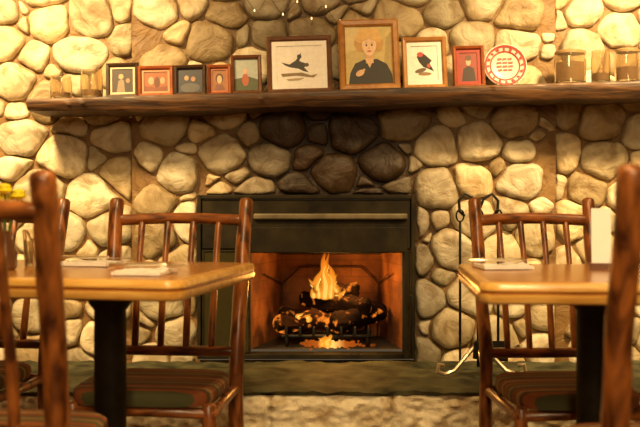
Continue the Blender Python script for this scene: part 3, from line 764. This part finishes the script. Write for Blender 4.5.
# ---------------------------------------------------------------- tables
TZ = 0.756
def table(loc, rz, Lx, Dy, posts, label):
    t = empty("dining_table", loc, (0, 0, rz)); tag(t, label, "table", "dining tables by the fireplace")
    def rr(hx, hy, r, n=8):
        pts = []
        for cx, cy, a0 in ((hx-r, hy-r, 0), (-hx+r, hy-r, 90), (-hx+r, -hy+r, 180), (hx-r, -hy+r, 270)):
            for k in range(n+1):
                a = R_(a0+90*k/n); pts.append((cx+r*math.cos(a), cy+r*math.sin(a)))
        return pts
    def slab(name, mats, layers, dark=()):
        m = MB(); vs = []
        for (ins, z) in layers:
            vs += [(x, y, z) for x, y in rr(Lx/2-ins, Dy/2-ins, .045-min(ins, .03))]
        N = len(vs)//len(layers); m.add(vs, [])
        for i in range(len(layers)-1):
            for k in range(N):
                k2 = (k+1) % N; m.f.append((i*N+k, i*N+k2, (i+1)*N+k2, (i+1)*N+k)); m.m.append(1 if i in dark else 0)
        m.f.append(tuple(range(N-1, -1, -1))); m.m.append(0); m.f.append(tuple((len(layers)-1)*N+k for k in range(N))); m.m.append(0)
        return m.obj(name, mats, t)
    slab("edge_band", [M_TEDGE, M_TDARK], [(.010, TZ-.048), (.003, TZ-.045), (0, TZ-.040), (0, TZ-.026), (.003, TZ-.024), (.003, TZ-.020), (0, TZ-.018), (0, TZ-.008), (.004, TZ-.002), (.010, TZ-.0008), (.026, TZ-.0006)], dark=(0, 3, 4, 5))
    slab("table_top", M_TABLE, [(.026, TZ-.004), (.026, TZ)])
    for x, y in posts:
        m = MB(); m.lathe([(.042, .03), (.040, .06), (.040, .66), (.055, .68), (.055, .708)], 24, 0, Matrix.Translation((x, y, 0)))
        m.obj("pedestal", M_IRON, t)
        m = MB(); m.box((x-.12, y-.12, .696), (x+.12, y+.12, .7075)); m.obj("mounting_plate", M_IRON, t)
        m = MB(); m.box((x-.025, y-.26, .0), (x+.025, y+.26, .045)); m.box((x-.11, y-.025, .0), (x+.11, y+.025, .044)); m.obj("pedestal_foot", M_IRON, t, bevel=.01)
    return t
table((-.8575, 2.393, 0), R_(-11), 1.25, .66, [(.358, -.10), (-.358, -.10)], "honey-coloured wooden table with thick edge and black pedestals")
table((.916, 2.186, 0), R_(-4.5), 1.10, .66, [(-.24, .0), (.26, .0)], "honey-coloured wooden table holding an upright white menu card")

# ---------------------------------------------------------------- table things
M_NAP = plain((0.95, 0.93, 0.88), .8, 0, .05, 30, .1, "paper_napkin")
def napkin(loc, rz, lx, ly, label):
    m = MB(); n = 14; vs = []; fs = []
    for lay in range(2):
        for j in range(n+1):
            for i in range(n+1):
                x = (i/n-.5)*lx; y = (j/n-.5)*ly
                z = .002+lay*.006+.012*abs(noise.noise(Vector((x*25, y*25, loc[0]*9))))*(1 if lay else .1)
                vs.append((x, y, z))
    o1 = (n+1)**2
    for j in range(n):
        for i in range(n):
            a = j*(n+1)+i; fs.append((a, a+n+1, a+n+2, a+1)); fs.append((o1+a, o1+a+1, o1+a+n+2, o1+a+n+1))
    for k in range(n):
        for a, b2 in ((k, k+1), ((n+1)*n+k+1, (n+1)*n+k), ((k+1)*(n+1), k*(n+1)), (k*(n+1)+n, (k+1)*(n+1)+n)):
            fs.append((a, b2, b2+o1, a+o1))
    m.add(vs, fs); o = m.obj("napkin", M_NAP, loc=loc, rot=(0, 0, rz)); tag(o, label, "napkin", "napkins with cutlery on the tables")
    return o
def cutlery(loc, rz, kind):
    m = MB()
    m.tube([(-.09, 0, .004), (-.02, 0, .005), (.03, 0, .006), (.052, 0, .005)], [.005, .0045, .0035, .004], 8)
    if kind == 'fork':
        m.box((.05, -.011, .003), (.067, .011, .0055))
        for i in range(4): m.box((.066, -.011+i*.0063, .0035), (.098, -.0082+i*.0063, .0055))
    else:
        m.box((.05, -.009, .003), (.125, .009, .0048))
    o = m.obj("fork" if kind == 'fork' else "table_knife", M_STEEL, loc=loc, rot=(0, 0, rz)); tag(o, "steel %s resting on a white napkin" % kind, kind, "cutlery on the tables")
napkin((-.42, 2.14, TZ), R_(-8), .12, .14, "folded white paper napkin near the table edge"); cutlery((-.42, 2.14, TZ+.0175), R_(-8), 'fork')
napkin((-.63, 2.45, TZ), R_(-14), .15, .12, "folded white paper napkin in the middle of the table"); cutlery((-.63, 2.45, TZ+.0175), R_(-14), 'knife')
napkin((.48, 2.33, TZ), R_(4), .13, .12, "folded white paper napkin on the table beside a chair"); cutlery((.48, 2.33, TZ+.0175), R_(2), 'fork')

mc = empty("menu_card", (.722, 2.28, TZ), (0, 0, R_(-14))); tag(mc, "white upright menu card in a wooden block holder", "menu card")
m = MB(); R = Matrix.Rotation(R_(-10), 3, 'X'); m.box((-.024, -.0015, .010), (.024, .0015, .160), 0, R, (0, 0, .01)); m.obj("card", plain((.99, .99, .99), .5, 0, .01, 20, 0, "card"), mc)
m = MB()
m.box((-.030, -.018, 0), (.030, -.002, .018)); m.box((-.030, .0045, 0), (.030, .018, .018)); m.box((-.030, -.002, 0), (.030, .0045, .009)); m.obj("card_holder", WBR, mc, bevel=.001)

g = MB(); g.lathe([(.026, 0), (.028, .003), (.034, .10), (.0325, .10), (.0265, .008), (.002, .007)], 28)
o = g.obj("drinking_glass", M_GLASS, loc=(-.775, 2.42, TZ)); tag(o, "clear drinking glass on the honey wood table", "glass")
w_ = MB(); w_.lathe([(.0255, .0085), (.0305, .07), (.002, .0705)], 24); w_.obj("water", M_GLASS, o)
vs_ = empty("flower_vase", (-.805, 2.28, TZ)); tag(vs_, "small slim vase with bright yellow blossoms on the table", "vase")
m = MB(); m.lathe([(.020, 0), (.026, .006), (.028, .04), (.012, .085), (.015, .10), (.012, .10), (.009, .085), (.02, .03), (.004, .02)], 22); m.obj("vase", plain((.12, .05, .02), .2, 0, .2, 20, 0, "glazed_vase", .4), vs_)
heads = [(-.036, 0, .196), (.002, -.014, .204), (.032, .0, .190), (.014, .022, .180), (-.018, .017, .180)]
m = MB()
for h in heads: m.tube([(0, 0, .03), (h[0]*.4, h[1]*.4, .12), h], .002, 6)
m.obj("stems", C(.06, .12, .02), vs_)
M_YEL = plain((1.0, .88, .02), .6, 0, .04, 40, 0, "yellow_petals")
for hi, h in enumerate(heads):
    m = MB()
    for ring_i, (el, cnt, ln) in enumerate(((-.1, 12, .026), (.45, 10, .024), (.95, 7, .021))):
        for k in range(cnt):
            a = 2*math.pi*k/cnt+ring_i*.3; Rm = Matrix.Translation(h) @ Matrix.Rotation(a, 4, 'Z') @ Matrix.Rotation(-el, 4, 'Y')
            m.add([Rm @ Vector(q) for q in ((0, -.003, 0), (ln*.6, -.008, .003), (ln, 0, 0), (ln*.6, .008, .003), (0, .003, 0))], [(0, 1, 2, 3, 4)])
    m.lathe([(.002, -.010), (.015, -.005), (.018, .004), (.014, .014), (.004, .018)], 12, 0, Matrix.Translation(h))
    m.obj("blossom", M_YEL, vs_)

# ---------------------------------------------------------------- lights
def area(name, loc, target, size, power, col):
    l = bpy.data.lights.new(name, 'AREA'); l.size = size; l.energy = power; l.color = col; l.shape = 'DISK'
    o = bpy.data.objects.new(name, l); COL.objects.link(o); o.location = loc
    o.rotation_euler = (Vector(target)-Vector(loc)).to_track_quat('-Z', 'Y').to_euler(); return o
def spot(name, loc, target, power, ang, col, rad=.05):
    l = bpy.data.lights.new(name, 'SPOT'); l.energy = power; l.color = col; l.spot_size = R_(ang); l.spot_blend = 1.0; l.shadow_soft_size = rad
    o = bpy.data.objects.new(name, l); COL.objects.link(o); o.location = loc
    o.rotation_euler = (Vector(target)-Vector(loc)).to_track_quat('-Z', 'Y').to_euler(); return o
WARM = (1.0, 0.66, 0.28)
spot("downlight", (-1.45, 2.1, 2.6), (-1.25, 3.65, 1.32), 560, 68, WARM, .16)
spot("downlight", (1.45, 2.1, 2.6), (1.3, 3.65, 1.32), 540, 68, WARM, .16)
area("room_fill", (0.0, 1.4, 2.65), (0.0, 2.6, 0.8), .6, 38, WARM)
area("room_fill", (0.3, -1.0, 1.9), (0, 2.0, .75), .8, 30, (1, .7, .36))  # unseen fill light added behind the camera for chair and table fronts
spot("table_fill", (-0.3, -.1, 2.2), (-0.75, 2.1, .70), 110, 42, (1, .70, .34), .12)  # added spot out of view to brighten the left table, no fixture there
spot("table_fill", (0.3, -.1, 2.2), (0.85, 2.0, .70), 110, 42, (1, .70, .34), .12)  # same added fill for the right table
pl_ = bpy.data.lights.new("fire_glow", 'POINT'); pl_.energy = 7; pl_.color = (1, .42, .08); pl_.shadow_soft_size = .05
o = bpy.data.objects.new("fire_glow", pl_); COL.objects.link(o); o.location = (0.06, 3.74, .60)
wd = bpy.data.worlds.new("World"); scene.world = wd; wd.use_nodes = True
wd.node_tree.nodes["Background"].inputs[0].default_value = (1, .7, .4, 1); wd.node_tree.nodes["Background"].inputs[1].default_value = 0.1

# ---------------------------------------------------------------- camera
cam = bpy.data.cameras.new("camera"); co = bpy.data.objects.new("camera", cam); COL.objects.link(co)
co.location = (0, 0, .92); co.rotation_euler = (R_(90), 0, 0); cam.lens = 50; cam.sensor_width = 36; cam.shift_y = -7.5/640
cam.dof.use_dof = True; cam.dof.focus_distance = 3.4; cam.dof.aperture_fstop = 3.2
scene.camera = co
